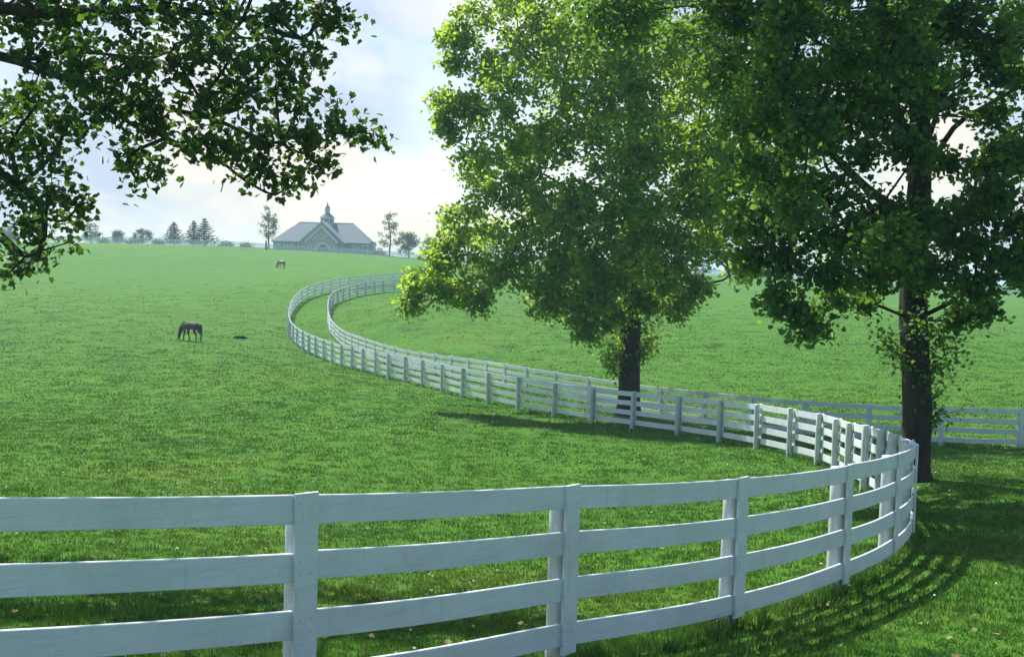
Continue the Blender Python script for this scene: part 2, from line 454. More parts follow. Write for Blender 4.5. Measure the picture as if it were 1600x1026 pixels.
def skeleton(trunk, clumps, seed, subs, tip=.006, wander=.10, limbs=()):
    """trunk: list of (Vector, radius); clumps: (Vector centre, Vector radii, weight)"""
    rng = np.random.default_rng(seed); rnd = random.Random(seed)
    pos = [p for p, _ in trunk]; par = [-1] + list(range(len(trunk) - 1)); plen = [0.]
    for i in range(1, len(trunk)): plen.append(plen[-1] + (pos[i] - pos[i - 1]).length)
    anchor0 = max(1, int(len(trunk) * .30)); usable = list(range(anchor0, len(trunk)))
    for lb in limbs:
        bi = min(usable[:], key=lambda i: (pos[i] - lb[0]).length)
        for q in lb:
            pos.append(q); par.append(bi); plen.append(plen[bi] * .6 + (q - pos[bi]).length * .6); bi = len(pos) - 1; usable.append(bi)
    leafnodes = []
    order = sorted(clumps, key=lambda c: min((c[0] - p).length for p, _ in trunk[anchor0:]))
    for c, rad3, w in order:
        best, bi = 1e9, None
        for i in usable:
            d = c - pos[i]; L_ = d.length
            cost = L_ + .35 * plen[i] + max(0, pos[i].z - c.z) * .9
            if cost < best: best, bi = cost, i
        # one or two bent nodes on the way
        a = pos[bi]; d = c - a; steps = max(1, int(d.length / 1.1)); last = bi
        for k in range(1, steps + 1):
            t = k / steps
            q = a + d * t + Vector((rnd.gauss(0, 1), rnd.gauss(0, 1), rnd.gauss(0, 1))) * wander * d.length * .5 * math.sin(math.pi * min(t, .999))
            q.z += .10 * d.length * math.sin(math.pi * t) * .6
            pos.append(q); par.append(last); plen.append(plen[last] + (q - pos[last]).length); last = len(pos) - 1
            usable.append(last)
        cn = [last]
        ns = max(2, int(subs * w))
        for _ in range(ns):
            v = rng.normal(size=3); v /= np.linalg.norm(v); v *= rng.uniform(.25, 1.0) ** .6
            q = c + Vector((v[0] * rad3.x, v[1] * rad3.y, v[2] * rad3.z))
            bi = min(cn, key=lambda i: (pos[i] - q).length + .3 * (plen[i] - plen[cn[0]]))
            if (q - pos[bi]).length > .9:
                m = (pos[bi] + q) / 2 + Vector((rnd.gauss(0, .08), rnd.gauss(0, .08), rnd.gauss(0, .08)))
                pos.append(m); par.append(bi); plen.append(plen[bi] + (m - pos[bi]).length); bi = len(pos) - 1; cn.append(bi)
            pos.append(q); par.append(bi); plen.append(plen[bi] + (q - pos[bi]).length); cn.append(len(pos) - 1)
            leafnodes.append(len(pos) - 1)
    n = len(pos); ch = [[] for _ in range(n)]
    for i in range(1, n): ch[par[i]].append(i)
    r = [0.] * n
    for i in sorted(range(n), key=lambda i: -plen[i]) if False else range(n - 1, -1, -1):
        s = sum(r[c] ** 2.35 for c in ch[i]); r[i] = max(tip, s ** (1 / 2.35))
    for i, (_, tr) in enumerate(trunk): r[i] = tr
    for i in range(len(trunk), n): r[i] = min(r[i], r[par[i]] * .82)
    return pos, par, ch, r, leafnodes

def tubes(pos, par, ch, r, ntr, sub=3, rmin=0.):
    """chains along the thickest child -> (trunk MB, branch MB)"""
    tr, br = MB(), MB()
    starts = [(0, None)]
    done = 0
    while starts:
        i, p = starts.pop()
        chain = [] if p is None else [p]
        rads = [] if p is None else [min(r[i] * 1.25, r[p])]
        j = i
        while True:
            chain.append(j); rads.append(r[j])
            c = [k for k in ch[j]]
            if not c: break
            if j < ntr - 1: nx = j + 1
            else: nx = max(c, key=lambda k: r[k])
            for k in c:
                if k != nx: starts.append((k, j))
            j = nx
        if len(chain) < 2: continue
        if max(rads) < rmin: continue
        pts = [pos[k] for k in chain]; s_ = sub if max(rads) > .02 else (2 if max(rads) > .012 else 1)
        pp = catmull(pts, s_)
        rr = [rads[min(int(q / s_), len(rads) - 1)] * (1 - (q % s_) / s_) + rads[min(int(q / s_) + 1, len(rads) - 1)] * ((q % s_) / s_) for q in range(len(pp))]
        big = max(rads)
        nsd = 16 if big > .25 else (8 if big > .05 else (5 if big > .015 else 3))
        if p is None:
            tr.tube(pp, rr, 24)
        else: br.tube(pp, rr, nsd, cap=False)
    return tr, br

def make_tree(name, base, trunk, clumps, label, seed, subs, nleaf, size, kind, mat, spread=.35, group=None, droop=.2, rmin=0., shoots=None, limbs=()):
    root = empty(name, base); tag(root, label, 'tree', group)
    pos, par, ch, r, ln = skeleton(trunk, clumps, seed, subs, limbs=limbs)
    tr, br = tubes(pos, par, ch, r, len(trunk), rmin=rmin)
    # buttress and fluting on the trunk
    rn = random.Random(seed); vs = []
    for (x, y, z) in tr.v:
        p = Vector((x, y, z)); h = z - base.z
        ax = min(trunk, key=lambda t: abs(t[0].z - z))[0]
        a = math.atan2(y - ax.y, x - ax.x)
        k = 1 + .05 * math.sin(5 * a + z * .8) + .03 * math.sin(9 * a - z * 1.7) + .02 * rn.uniform(-1, 1)
        if h < .7: k += .26 * ((.7 - max(h, 0)) / .7) ** 2 * (1 + .7 * math.sin(4 * a + 1))
        vs.append((ax.x + (x - ax.x) * k, ax.y + (y - ax.y) * k, z))
    tr.v = vs
    tr.build('trunk', M['bark'], root, smooth=True)
    rng = np.random.default_rng(seed + 5)
    per = max(3, int(nleaf / len(ln)))
    C = []
    for i in ln:
        a = np.array(pos[i]); b = np.array(pos[par[i]])
        n_ = int(per * rng.uniform(.5, 1.5))
        t = rng.uniform(0, 1.15, n_) ** .6
        C.append(b + (a - b) * t[:, None] + rng.normal(size=(n_, 3)) * spread * np.array([1, 1, .8]) * .5)
    if shoots:
        S2 = []
        for (c, d, rad3, n_) in shoots_expand(shoots, rn):
            br.tube([c, (c + d) / 2 + Vector((rn.gauss(0, .05), 0, rn.gauss(0, .05))), d], [.014, .009, .004], 4, cap=False)
            for _ in range(n_):
                t = rn.uniform(.25, 1.1); q = c + (d - c) * t
                S2.append((q.x + rn.gauss(0, rad3), q.y + rn.gauss(0, rad3), q.z + rn.gauss(0, rad3)))
        leaves_mesh('shoot_leaves', np.array(S2), size * .72, kind, mat, root, seed + 19, droop=droop)
    br.build('branches', M['bark'], root, smooth=True)
    leaves_mesh('crown', np.concatenate(C), size, kind, mat, root, seed + 9, droop=droop)
    return root

def shoots_expand(shoots, rn):
    out = []
    for (p0, p1, k) in shoots:
        for _ in range(k):
            a = p0.copy()
            b = p1 + Vector((rn.gauss(0, .26), rn.gauss(0, .34), rn.gauss(0, .38)))
            a.z = a.z * .4 + b.z * .6 - .25 + rn.uniform(-.3, .1)
            out.append((a, b, .15, 40))
    return out

def CL(px, py, d, rpx, w=1., ry=None, dz=None):
    """clump centred at photo (px,py), d ahead, radius in photo pixels"""
    r = rpx * d / FPX
    return (P(px, py, d), Vector((r, ry or r * 1.1, dz or r * .85)), w)

# ---- big tree standing in the lane (centre)
d1 = 43.
b1 = on_ground(989, d1, .1)
tw = lambda px, py, d: P(px, py, d)
trunk1 = [(b1, .52)] + [(Vector((b1.x, b1.y, b1.z + .5)), .47), (Vector((b1.x, b1.y, b1.z + 1.4)), .44)] + \
  [(tw(984, 575, d1), .43), (tw(985, 530, d1), .42), (tw(986, 492, d1), .43), (tw(985, 450, d1), .40), (tw(990, 400, d1 + .1), .36), (tw(992, 330, d1 + .2), .31),
   (tw(985, 250, d1), .26), (tw(990, 170, d1), .21), (tw(985, 80, d1), .16), (tw(990, -20, d1), .12), (tw(985, -110, d1), .07)]
c1 = []
for t in [ (660,440,42,34),(640,478,42,20,.5),(690,400,41,38),(700,460,42,34),(745,470,41.5,26,.7),(760,420,41,48),(730,350,42,46),(770,300,41,50),(745,250,43,42),
    (700,160,43,32,.8),(690,195,43,22,.5),(740,175,43,34,.8),(790,215,41.5,56),(760,110,43,42),(740,40,43,40,.8),(800,140,41,55),(810,60,42,60),(790,-10,43,55),(850,10,41,60),
    (830,300,40.5,55),(820,370,40.5,55),(820,430,41,50),(870,410,40,48),(880,350,39.5,55),(860,470,41,38),(905,300,39.5,42),(870,220,40,50),(880,130,40,60),(890,50,40,60),
    (930,400,39,52),(930,460,40,44),(930,340,39,50),(960,260,38.5,45),(950,150,39,60),(960,70,39,60),(960,-30,40,60),(900,-60,42,60),
    (900,480,41,36),(925,510,41,30,.8),(1000,410,38.5,55),(1000,330,38.5,55),(1010,250,38.5,50),(1030,160,39,60),(1040,70,39,60),(1040,-20,40,60),
    (1060,380,40,52),(1070,300,40,50),(1040,430,40,40),(1080,450,41,28,.8),(1055,480,41,26,.6),(1090,220,41,50),(1100,130,42,60),(1110,40,42,60),(1130,350,42,45),(1120,-30,43,60),
    (1150,260,43,50),(1160,420,43,30,.7),(1170,150,44,55),(880,-120,42,60,.8),(1000,-130,42,70,.8),(1080,-110,43,60,.8),(820,-90,44,50,.7),
    (760,380,46,55),(820,250,48,60),(900,420,47,55),(980,360,49,60),(900,180,49,65),(1000,220,50,65),(1080,340,49,55),(1080,180,49,60),(900,60,48,60),(1020,80,49,60)]:
    c1.append(CL(*t))
for t in [(985,440,41,36),(1010,470,41.5,26,.7),(960,490,41.5,26,.7),(985,300,38,50),(985,200,38,55),(985,110,38,55),(985,20,38.5,55),(945,430,40,40),(1020,360,40,50),(930,200,41,55),(1040,230,41,55),(990,-60,39,60),
    (1130,60,41,50),(1150,160,41,50),(1170,250,41,48),(1160,340,41,44),(1200,60,43,55),(1200,180,43,55),(1220,300,43,50),(1130,230,39,46),(1110,320,39.5,44),(1120,120,40,50),(1110,390,41,36,.8),
    (850,90,43,55),(920,110,43,55),(840,230,43,50),(1080,100,42,55),(860,330,43,50),(1090,280,43,50),(700,60,44,20,.4),(715,100,43,20,.4),(720,60,43,24,.5),(705,215,43,14,.3)]: c1.append(CL(*t))
lm1 = [[P(1012, 480, d1), P(1050, 456, d1), P(1095, 446, d1 - .3), P(1140, 430, d1 - .6)], [P(950, 436, d1 - .6), P(900, 432, d1 - 1), P(860, 436, d1 - 1.3), P(790, 430, d1 - 1.4), P(720, 440, d1 - 1.2), P(670, 450, d1 - 1)],
       [P(1020, 410, d1), P(1045, 370, d1), P(1080, 310, d1)], [P(950, 350, d1 + 1), P(880, 290, d1 + 1.6), P(800, 250, d1 + 1.5), P(730, 230, d1 + 1)], [P(1030, 260, d1 + 1), P(1070, 180, d1 + 1.5), P(1110, 90, d1 + 2)],
       [P(940, 220, d1 - .6), P(880, 130, d1 - 1), P(810, 60, d1 - 1)]]
sh1 = [(P(972, 570, d1 - .3), P(950, 560, d1 - .6), 7), (P(972, 550, d1 - .3), P(948, 535, d1 - .5), 6), (P(974, 520, d1 - .3), P(960, 508, d1 - .5), 5), (P(998, 550, d1 - .2), P(1018, 538, d1 - .4), 6), (P(998, 520, d1 - .2), P(1024, 508, d1 - .4), 5), (P(998, 560, d1), P(1012, 560, d1 - .2), 3)]
make_tree('maple_tree', b1, trunk1, c1, 'tall leafy tree with sunlit yellow-green crown standing between the two white fences',
          21, 38, 84000, .19, 'simple', M['leafA'], .40, shoots=sh1, limbs=lm1)

# ---- darker tree beside the near bend of the fence
d2 = 21.5
b2 = on_ground(1443, d2, .1)
trunk2 = [(b2, .37)] + [(Vector((b2.x, b2.y, b2.z + .45)), .315), (Vector((b2.x, b2.y, b2.z + 1.0)), .295)] + \
  [(P(1434, 640, d2), .285), (P(1431, 570, d2), .28), (P(1428, 500, d2), .275), (P(1427, 440, d2), .27), (P(1430, 370, d2), .27), (P(1436, 290, d2), .23),
   (P(1438, 200, d2), .20), (P(1430, 110, d2), .17), (P(1432, 10, d2), .145), (P(1440, -100, d2), .12), (P(1430, -220, d2), .09), (P(1436, -330, d2), .05)]
c2 = []
for t in [(1170,400,20,36),(1180,340,19.5,46),(1215,470,20,34),(1250,500,20,30,.8),(1275,515,20.3,20,.5),(1230,410,19.5,44),(1240,350,19,48),(1200,270,20,50),(1150,300,21,45,.8),
    (1300,430,19.5,42),(1300,470,20.5,24,.6),(1310,370,19,50),(1290,300,19,50),(1270,220,19.5,50),(1210,180,20,50),(1160,200,21,50,.8),(1130,110,21,55),(1200,100,20,55),(1270,130,19.5,55),
    (1250,30,20,55),(1180,20,20.5,55),(1120,10,21,55),(1330,50,19.5,55),(1340,150,19,50),(1340,240,19,36,.7),(1370,330,19.5,46),(1360,420,20,44),(1350,470,21,22,.5),
    (1400,400,19,44),(1400,30,19.5,55),(1400,110,19.5,50),(1470,60,20,55),(1470,150,20,46),(1470,350,20,48),(1470,420,20,46),(1520,450,20.5,38,.9),(1540,490,21,24,.6),
    (1500,500,21.5,18,.4),(1530,390,20,44),(1540,320,20.5,40),(1570,250,20.5,44),(1580,420,20.5,46),(1590,350,20,36,.8),(1540,100,20,44,.9),(1590,120,20,50),(1590,20,20.5,50,.8),(1640,420,21,50),(1650,300,20,60),
    (1650,180,20,60),(1660,60,20,60),(1720,380,21,60),(1740,240,21,70),(1740,100,21,70),(1200,-70,20,60),(1300,-80,20,65),(1400,-80,20,65),(1500,-80,20,65),(1600,-80,20,70),(1250,-170,21,65),
    (1360,-180,21,70),(1470,-180,21,70),(1580,-180,21,70),(1420,-280,21.5,80),(1520,-270,21.5,70),(1330,-270,21.5,65),(1700,-60,21,70),
    (1250,280,24,60),(1330,380,24.5,60),(1300,100,24.5,70),(1420,40,25,60),(1400,210,25,50,.7),
    (1450,-60,25,80),(1600,-40,24,80),(1380,380,17,50,.9),(1450,100,16.5,60,.9)]:
    c2.append(CL(*t))
lm2 = [[P(1450, 270, d2), P(1490, 200, d2), P(1550, 160, d2), P(1620, 118, d2)], [P(1445, 240, d2 + .2), P(1475, 140, d2 + .3), P(1500, 30, d2 + .5), P(1510, -90, d2 + .5)],
       [P(1410, 200, d2 - .2), P(1385, 110, d2 - .4), P(1360, 10, d2 - .5), P(1350, -110, d2 - .4)], [P(1400, 330, d2 - .4), P(1350, 290, d2 - 1), P(1290, 230, d2 - 1.4), P(1230, 170, d2 - 1.6)],
       [P(1395, 400, d2 - .2), P(1340, 380, d2 - .8), P(1270, 370, d2 - 1.3), P(1200, 380, d2 - 1.4)], [P(1470, 370, d2), P(1520, 345, d2 - .3), P(1590, 340, d2 - .5)],
       [P(1400, 380, d2 + .8), P(1360, 320, d2 + 1.6), P(1290, 260, d2 + 2.2)], [P(1455, 180, d2 - .8), P(1460, 60, d2 - 1.5), P(1450, -60, d2 - 1.5)]]
for t in [(1430,340,19,46),(1430,240,19,44),(1425,140,19.3,50),(1430,40,19.5,50),(1430,430,19.6,34,.7),(1440,-30,20,55),(1380,180,20,50),(1310,190,20.5,50),(1240,220,21,50),(1500,20,19,50),(1560,60,19,50),
    (1180,260,17.5,46),(1250,330,17,40,.9),(1260,180,17,50),(1320,90,16.8,50),(1400,20,16.5,55),
    (1200,120,17,50),(1230,30,17,55),(1300,-40,16.6,60),(1420,-70,16.5,60),(1540,-60,16.5,60),(1640,60,17,60),(1640,220,17,60),(1660,340,17.5,50),(1180,-50,17.5,60),
    (1150,-60,23,65),(1250,-130,24,70),(1350,-220,24,70),(1200,-180,23,65),(1450,-320,24,70),(1560,-240,25,70),(1650,-150,25,70),(1700,100,25,70),(1500,-120,27,80),(1620,-40,28,80),(1400,-40,28,70),(1700,200,26,70),(1780,0,26,80),(1640,260,27,60),  # clumps out of frame, added to shade the ground on the right
    (1360,100,21.5,50),(1300,20,21.5,50),(1230,90,21.5,50),(1560,300,19,40),(1600,400,19,44)]: c2.append(CL(*t))
for k in range(26):  # high clumps, mostly out of frame, added to darken the lower-right ground
    q = Vector((random.uniform(1.5, 8), random.uniform(19, 27), 0)); q.z = h1(q.x, q.y) + random.uniform(10.5, 14.5)
    c2.append((q, Vector((.9, .9, .7)), 1.))
for k in range(24):  # more clumps added above the frame for that same ground shade
    q = Vector((random.uniform(.5, 7), random.uniform(16.5, 25), 0)); q.z = h1(q.x, q.y) + random.uniform(12.5, 16)
    c2.append((q, Vector((.9, .9, .7)), 1.))
c2 += [CL(1550,185,20,36,.6), CL(1485,255,20,24,.5), CL(1590,240,20.5,34,.6), CL(1530,265,21,26,.4)]
sh2 = [(P(1450, 600, d2 - .1), P(1470, 590, d2 - .2), 6), (P(1450, 550, d2 - .1), P(1475, 540, d2 - .2), 6), (P(1450, 500, d2 - .1), P(1472, 500, d2 - .2), 6),
       (P(1412, 540, d2 - .1), P(1402, 535, d2 - .3), 5), (P(1412, 510, d2 - .1), P(1404, 505, d2 - .3), 3), (P(1452, 640, d2), P(1463, 635, d2), 3)]
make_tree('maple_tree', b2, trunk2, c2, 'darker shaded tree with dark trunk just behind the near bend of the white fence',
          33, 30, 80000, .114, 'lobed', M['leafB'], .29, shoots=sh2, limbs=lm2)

# ---- near tree whose boughs hang in from the left
b3 = Vector((-11.4, 11.6, h1(-11.4, 11.6) - .1))
def CL3(px, py, d, *a): return CL(px, py, d * 1.2, *a)
def P3(px, py, d): return P(px, py, d * 1.2)
trunk3 = [(b3, .40), (b3 + Vector((0, 0, .6)), .34), (b3 + Vector((.05, 0, 1.6)), .32), (b3 + Vector((.1, .05, 2.8)), .30), (b3 + Vector((.1, .1, 4.0)), .27),
          (b3 + Vector((.2, .1, 5.4)), .24), (b3 + Vector((.3, .1, 7.0)), .2), (b3 + Vector((.3, .1, 8.6)), .15), (b3 + Vector((.4, .1, 10.2)), .1), (b3 + Vector((.4, .2, 11.8)), .05)]
c3 = []
for t in [(30,30,10.5,44),(110,20,10.2,46),(190,30,10,48),(270,30,10,48),(350,20,10.3,48),(430,25,10.5,44),(500,20,10.8,36),(530,35,11,22,.6),
    (60,95,10.5,40),(110,80,10.8,34,.8),(130,105,9.8,44),(200,100,9.6,46),(280,100,9.8,46),(360,90,10,46),(430,85,10.3,42),(490,90,10.7,26,.7),
    (60,160,11,42),(110,190,10.8,38),(170,170,10,42),(235,165,10.2,34),(230,200,10.2,26,.7),(310,165,10,36,.9),(370,150,10.2,38,.9),(430,140,10.5,34,.8),(470,165,10.6,20,.4),
    (310,215,10,34),(360,230,10.2,36),(415,215,10.5,38),(470,215,10.7,32,.9),(400,265,10.5,34,.9),(450,280,10.7,26,.7),(500,260,10.9,22,.6),(510,205,11,22,.5),(555,205,11.2,20,.5),(590,212,11.3,12,.3),(527,163,11.2,14,.3),
    (200,245,10.6,24,.6),(240,265,10.7,24,.5),(220,285,10.8,14,.3),(20,220,11.2,40),(80,245,11,42),(20,290,11.3,44),(80,305,11.2,36),(125,320,11.3,18,.5),(40,350,11.5,30,.8),(100,345,11.5,22,.4),
    (20,400,11.7,24,.5),(60,410,11.8,20,.4),(10,430,11.8,16,.3),(110,378,11.6,12,.2),(130,120,12.5,50,.8),(300,60,12.5,55,.8),(420,60,12.8,45,.7),(30,180,13,50,.8),
    (-60,60,10.5,60),(-60,180,11,60),(-60,300,11.5,50),(-150,100,10.5,70),(-150,250,11,70),(60,-60,10.5,60),(180,-60,10.5,60),(300,-60,10.5,60),(420,-60,10.5,55),(520,-50,11,40,.7),
    (-60,-60,10.5,70),(0,-170,10.5,70),(120,-170,10.5,70),(260,-160,10.5,60),(380,-150,11,55),(-200,0,10,80),(-250,-150,10,90),(-400,200,9.5,80),(-350,50,9,90)]:
    c3.append(CL3(*t))
lm3 = [[P3(-300, 60, 9.6), P3(-120, 80, 10), P3(0, 88, 10.3), P3(80, 115, 10.4), P3(160, 140, 10.4), P3(240, 165, 10.4), P3(330, 185, 10.4), P3(400, 215, 10.5)],
       [P3(-300, -20, 9.6), P3(-120, 5, 10), P3(0, 12, 10.2), P3(60, 21, 10.2), P3(160, 18, 10.2), P3(260, 14, 10.3), P3(380, 30, 10.5), P3(470, 60, 10.7)],
       [P3(-200, 200, 10.6), P3(-60, 240, 11), P3(30, 290, 11.3), P3(70, 340, 11.5), P3(40, 400, 11.7)], [P3(260, 215, 10.5), P3(340, 250, 10.5), P3(380, 280, 10.6), P3(430, 305, 10.7)],
       [P3(440, 225, 10.6), P3(480, 240, 10.8), P3(520, 210, 11), P3(570, 208, 11.2)]]
lm3.append([b3 + Vector((1.5, .2, 9.4)), b3 + Vector((3.5, .3, 10.4)), b3 + Vector((6, .2, 11.0)), b3 + Vector((8.5, .0, 11.2)), b3 + Vector((11, .0, 11.2))])  # high limb added to carry the overhead shade clumps
for t in [(-60,30,12,60),(-70,150,12,60),(0,-60,12.5,60),(140,-60,12.5,60),(280,-60,12.5,60),(-160,100,12,70),(-170,-40,12,70),(420,-70,12,50),(-100,260,12,50),(-130,200,11,60),(-220,80,11,70),(100,30,12,36,.6),(240,90,12,34,.5),(350,60,12,34,.5)]: c3.append(CL3(*t))  # mostly out of frame, added to deepen shade on the left foreground
for _ in range(54):                                     # the part of the crown above the picture
    a, rr_, h_ = random.uniform(0, 6.28), random.uniform(.5, 7), random.uniform(5.0, 11)
    q = b3 + Vector((2.4 + rr_ * math.cos(a), rr_ * math.sin(a) * .9, h_))
    v = q - EYE; dd = v.dot(FW)
    if dd > 1 and 513 - v.dot(UP) / dd * FPX > -60 and abs(v.dot(RT) / dd * FPX) < 900: continue
    c3.append((q, Vector((1.1, 1.1, .8)), 1.1))
for k in range(26):  # unseen overhead clumps added to cast shade on the right foreground
    q = Vector((-4 + 6.0 * random.random(), 9 + 5 * random.random(), 0)); q.z = h1(q.x, q.y) + random.uniform(9.4, 11.5)
    c3.append((q, Vector((1.0, 1.0, .7)), .9))
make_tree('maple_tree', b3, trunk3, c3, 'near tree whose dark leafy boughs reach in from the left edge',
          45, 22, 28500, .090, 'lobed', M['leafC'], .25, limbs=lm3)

# ------------------------------------------------------------------ distant trees
def round_tree(name, base, H, W, label, seed, dense=True, group=None, trunk_r=.25):
    rn = random.Random(seed)
    tr = [(base + Vector((0, 0, -.2)), trunk_r), (base + Vector((0, 0, H * .15)), trunk_r * .8), (base + Vector((rn.uniform(-.2, .2), 0, H * .4)), trunk_r * .6),
          (base + Vector((rn.uniform(-.3, .3), 0, H * .7)), trunk_r * .35), (base + Vector((0, 0, H * .92)), trunk_r * .12)]
    cl = []
    n = 22 if dense else 34
    for _ in range(n):
        t = rn.uniform(.22 if dense else .24, .97); a = rn.uniform(0, 6.28)
        prof = math.sin(math.pi * min(1, (t - .05) ** .8)) ** .6 if dense else math.sin(math.pi * (t - .08) / .95) ** .7
        rr_ = W / 2 * prof * (rn.uniform(.2, .85) if dense else rn.uniform(.35, 1))
        k = (1.0 if dense else .55) * W * .16
        cl.append((base + Vector((rr_ * math.cos(a), rr_ * math.sin(a), H * t)), Vector((k, k, k * .8)), 1.))
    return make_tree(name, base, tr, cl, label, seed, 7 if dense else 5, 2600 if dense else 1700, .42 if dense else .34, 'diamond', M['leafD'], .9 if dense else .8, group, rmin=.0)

def tsz(px, ytop, ybot, wpx, d):
    b = on_ground(px, d); top = P(px, ytop, d).z
    return b, max(1.5, top - b.z), wpx * d / FPX
b, H, W = tsz(419, 323, 0, 30, 262); round_tree('broadleaf_tree', b, H, W, 'thin sparse tree standing at the left end of the distant barn', 61, False)
b, H, W = tsz(608, 331, 0, 36, 266); round_tree('broadleaf_tree', b, H, W, 'thin sparse tree standing to the right of the distant barn', 62, False)
b, H, W = tsz(638, 367, 0, 44, 300); round_tree('broadleaf_tree', b, H, W, 'rounded bluish tree right of the sparse tree beyond the barn', 63, True)
b, H, W = tsz(672, 372, 0, 40, 310); round_tree('broadleaf_tree', b, H, W, 'rounded hazy tree behind the left edge of the big leafy crown', 64, True)
b, H, W = tsz(142, 350, 0, 30, 300); round_tree('broadleaf_tree', b, H, W, 'pale distant tree on the crest nearest the hanging leaves at left', 65, False)
b, H, W = tsz(184, 362, 0, 22, 300); round_tree('broadleaf_tree', b, H, W, 'small pale bushy tree on the crest, second from left', 66, False)
b, H, W = tsz(222, 360, 0, 28, 290); round_tree('broadleaf_tree', b, H, W, 'small scrubby tree on the crest left of the conifers', 67, False)
b, H, W = tsz(60, 345, 0, 46, 320); round_tree('broadleaf_tree', b, H, W, 'hazy tree on the crest seen through the hanging boughs at left', 68, True)
b, H, W = tsz(15, 352, 0, 46, 320); round_tree('broadleaf_tree', b, H, W, 'hazy tree on the crest at the left edge behind the boughs', 69, True)
# low bushes on the crest
def bush(px, ytop, wpx, d, label, seed):
    b, H, W = tsz(px, ytop, 0, wpx, d); rn = random.Random(seed)
    root = empty('bush', b); tag(root, label, 'bush')
    C = []; sb = MB()
    for _ in range(70):
        a = rn.uniform(0, 6.28); k = rn.random() ** .5
        C.append((b.x + math.cos(a) * k * W / 2, b.y + math.sin(a) * k * W / 2, b.z + rn.uniform(.1, H * (1 - .6 * k * k))))
    for c in C[::6]: sb.tube([b.copy(), Vector(c)], [.05, .02], 4)
    sb.build('stems', M['bark'], root)
    C = np.array(C); C = np.repeat(C, 9, 0) + np.random.default_rng(seed).normal(size=(len(C) * 9, 3)) * .35
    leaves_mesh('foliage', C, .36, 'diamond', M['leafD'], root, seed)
for k, (px, yt, w, d, lb) in enumerate([(352, 379, 22, 285, 'low grey-green bush just right of the conifers on the crest'), (384, 381, 16, 290, 'small low bush on the crest midway between conifers and barn'),
        (163, 371, 20, 290, 'low bush between the two leftmost crest trees'), (205, 371, 18, 290, 'low bush between the small crest trees'), (246, 374, 18, 285, 'low bush just left of the single conifer'),
        (592, 388, 20, 275, 'low bush beside the right end of the barn')]):
    bush(px, yt, w, d, lb, 200 + k)
# conifers
def conifer(px, ytop, wpx, d, label, seed):
    b, H, W = tsz(px, ytop, 0, wpx, d); rn = random.Random(seed)
    root = empty('conifer_tree', b); tag(root, label, 'conifer', 'conifers on the crest')
    mb = MB(); mb.tube([b + Vector((0, 0, -.2)), b + Vector((0, 0, H * .5)), b + Vector((0, 0, H))], [.22, .13, .02], 8); mb.build('trunk', M['bark'], root)
    bb = MB(); C = []
    z = .10
    while z < .97:
        L_ = W / 2 * (1 - z) ** .8 * 1.2
        for k in range(7):
            a = k * .9 + z * 17 + rn.uniform(-.2, .2); l = L_ * rn.uniform(.75, 1.12)
            p0 = b + Vector((0, 0, H * z)); p1 = p0 + Vector((math.cos(a) * l * .6, math.sin(a) * l * .6, -.05 * l)); p2 = p0 + Vector((math.cos(a) * l, math.sin(a) * l, .08 * l))
            bb.tube([p0, p1, p2], [.05, .03, .012], 4, cap=False)
            for _ in range(int(6 + l * 11)):
                t = rn.uniform(.1, 1.0); q = p0.lerp(p1, t / .6) if t < .6 else p1.lerp(p2, (t - .6) / .4)
                C.append((q.x + rn.gauss(0, .10), q.y + rn.gauss(0, .10), q.z + rn.gauss(0, .07) - .03))
        z += .085
    bb.build('branches', M['bark'], root)
    leaves_mesh('foliage', np.array(C), .30, 'diamond', M['needle'], root, seed, up=.2)
conifer(271, 347, 36, 262, 'single conifer standing left of the pair on the crest', 5)
conifer(302, 345, 36, 264, 'left conifer of the pair on the crest', 6)
conifer(319, 341, 44, 259, 'right and fuller conifer of the pair on the crest', 9)

# treeline beyond the right-hand field
protos = []
for k in range(3):
    d = 330; px = 1100 + 30 * k
    b = on_ground(px, d)
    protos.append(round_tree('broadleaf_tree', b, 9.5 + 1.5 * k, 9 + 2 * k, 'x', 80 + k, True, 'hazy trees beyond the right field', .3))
spots = [(765,332,.7),(800,350,.75),(850,350,.7),(905,345,.75),(960,340,.7),(1010,350,.75),(1060,335,.72),(1098,330,.62),(1150,335,.8),(1205,345,.7),(1262,330,.75),(1322,338,.8),(1352,350,.55),(1400,335,.75),(1455,340,.72),(1500,330,.85),(1548,345,.72),(1590,335,.8),(1640,330,.8)]
wh = ['leftmost of the hazy treeline, behind the central crown', 'hazy far tree behind the left part of the central crown', 'hazy far tree glimpsed through the middle of the central crown', 'hazy far tree glimpsed left of the central trunk',
      'hazy far tree directly behind the central trunk', 'hazy far tree glimpsed just right of the central trunk', 'hazy far tree at the right side of the central crown', 'low hazy far tree showing in the gap between the two big crowns',
      'hazy far tree on the right of the gap between the big crowns', 'hazy far tree behind the left boughs of the dark tree', 'hazy far tree behind the hanging boughs left of the dark trunk', 'hazy far tree over the bright fence patch left of the dark trunk',
      'small hazy far tree nearest the dark trunk on its left', 'hazy far tree just left of the dark trunk top', 'hazy far tree just right of the dark trunk', 'tall hazy far tree behind the right boughs of the dark tree',
      'hazy far tree second from the right edge', 'hazy far tree at the right edge of the picture', 'hazy far tree just beyond the right edge']
for k, (px, d, s) in enumerate(spots):
    src = protos[k % 3]
    if k < 3: r_ = src
    else:
        r_ = src.copy(); COL.objects.link(r_)
        for chd in list(src.children):
            c = chd.copy(); COL.objects.link(c); c.parent = r_
    r_.location = on_ground(px, d); r_.scale = (s * 1.15, s * 1.15, s * .72); r_.rotation_euler = (0, 0, k * 1.3)
    r_['label'] = wh[k]

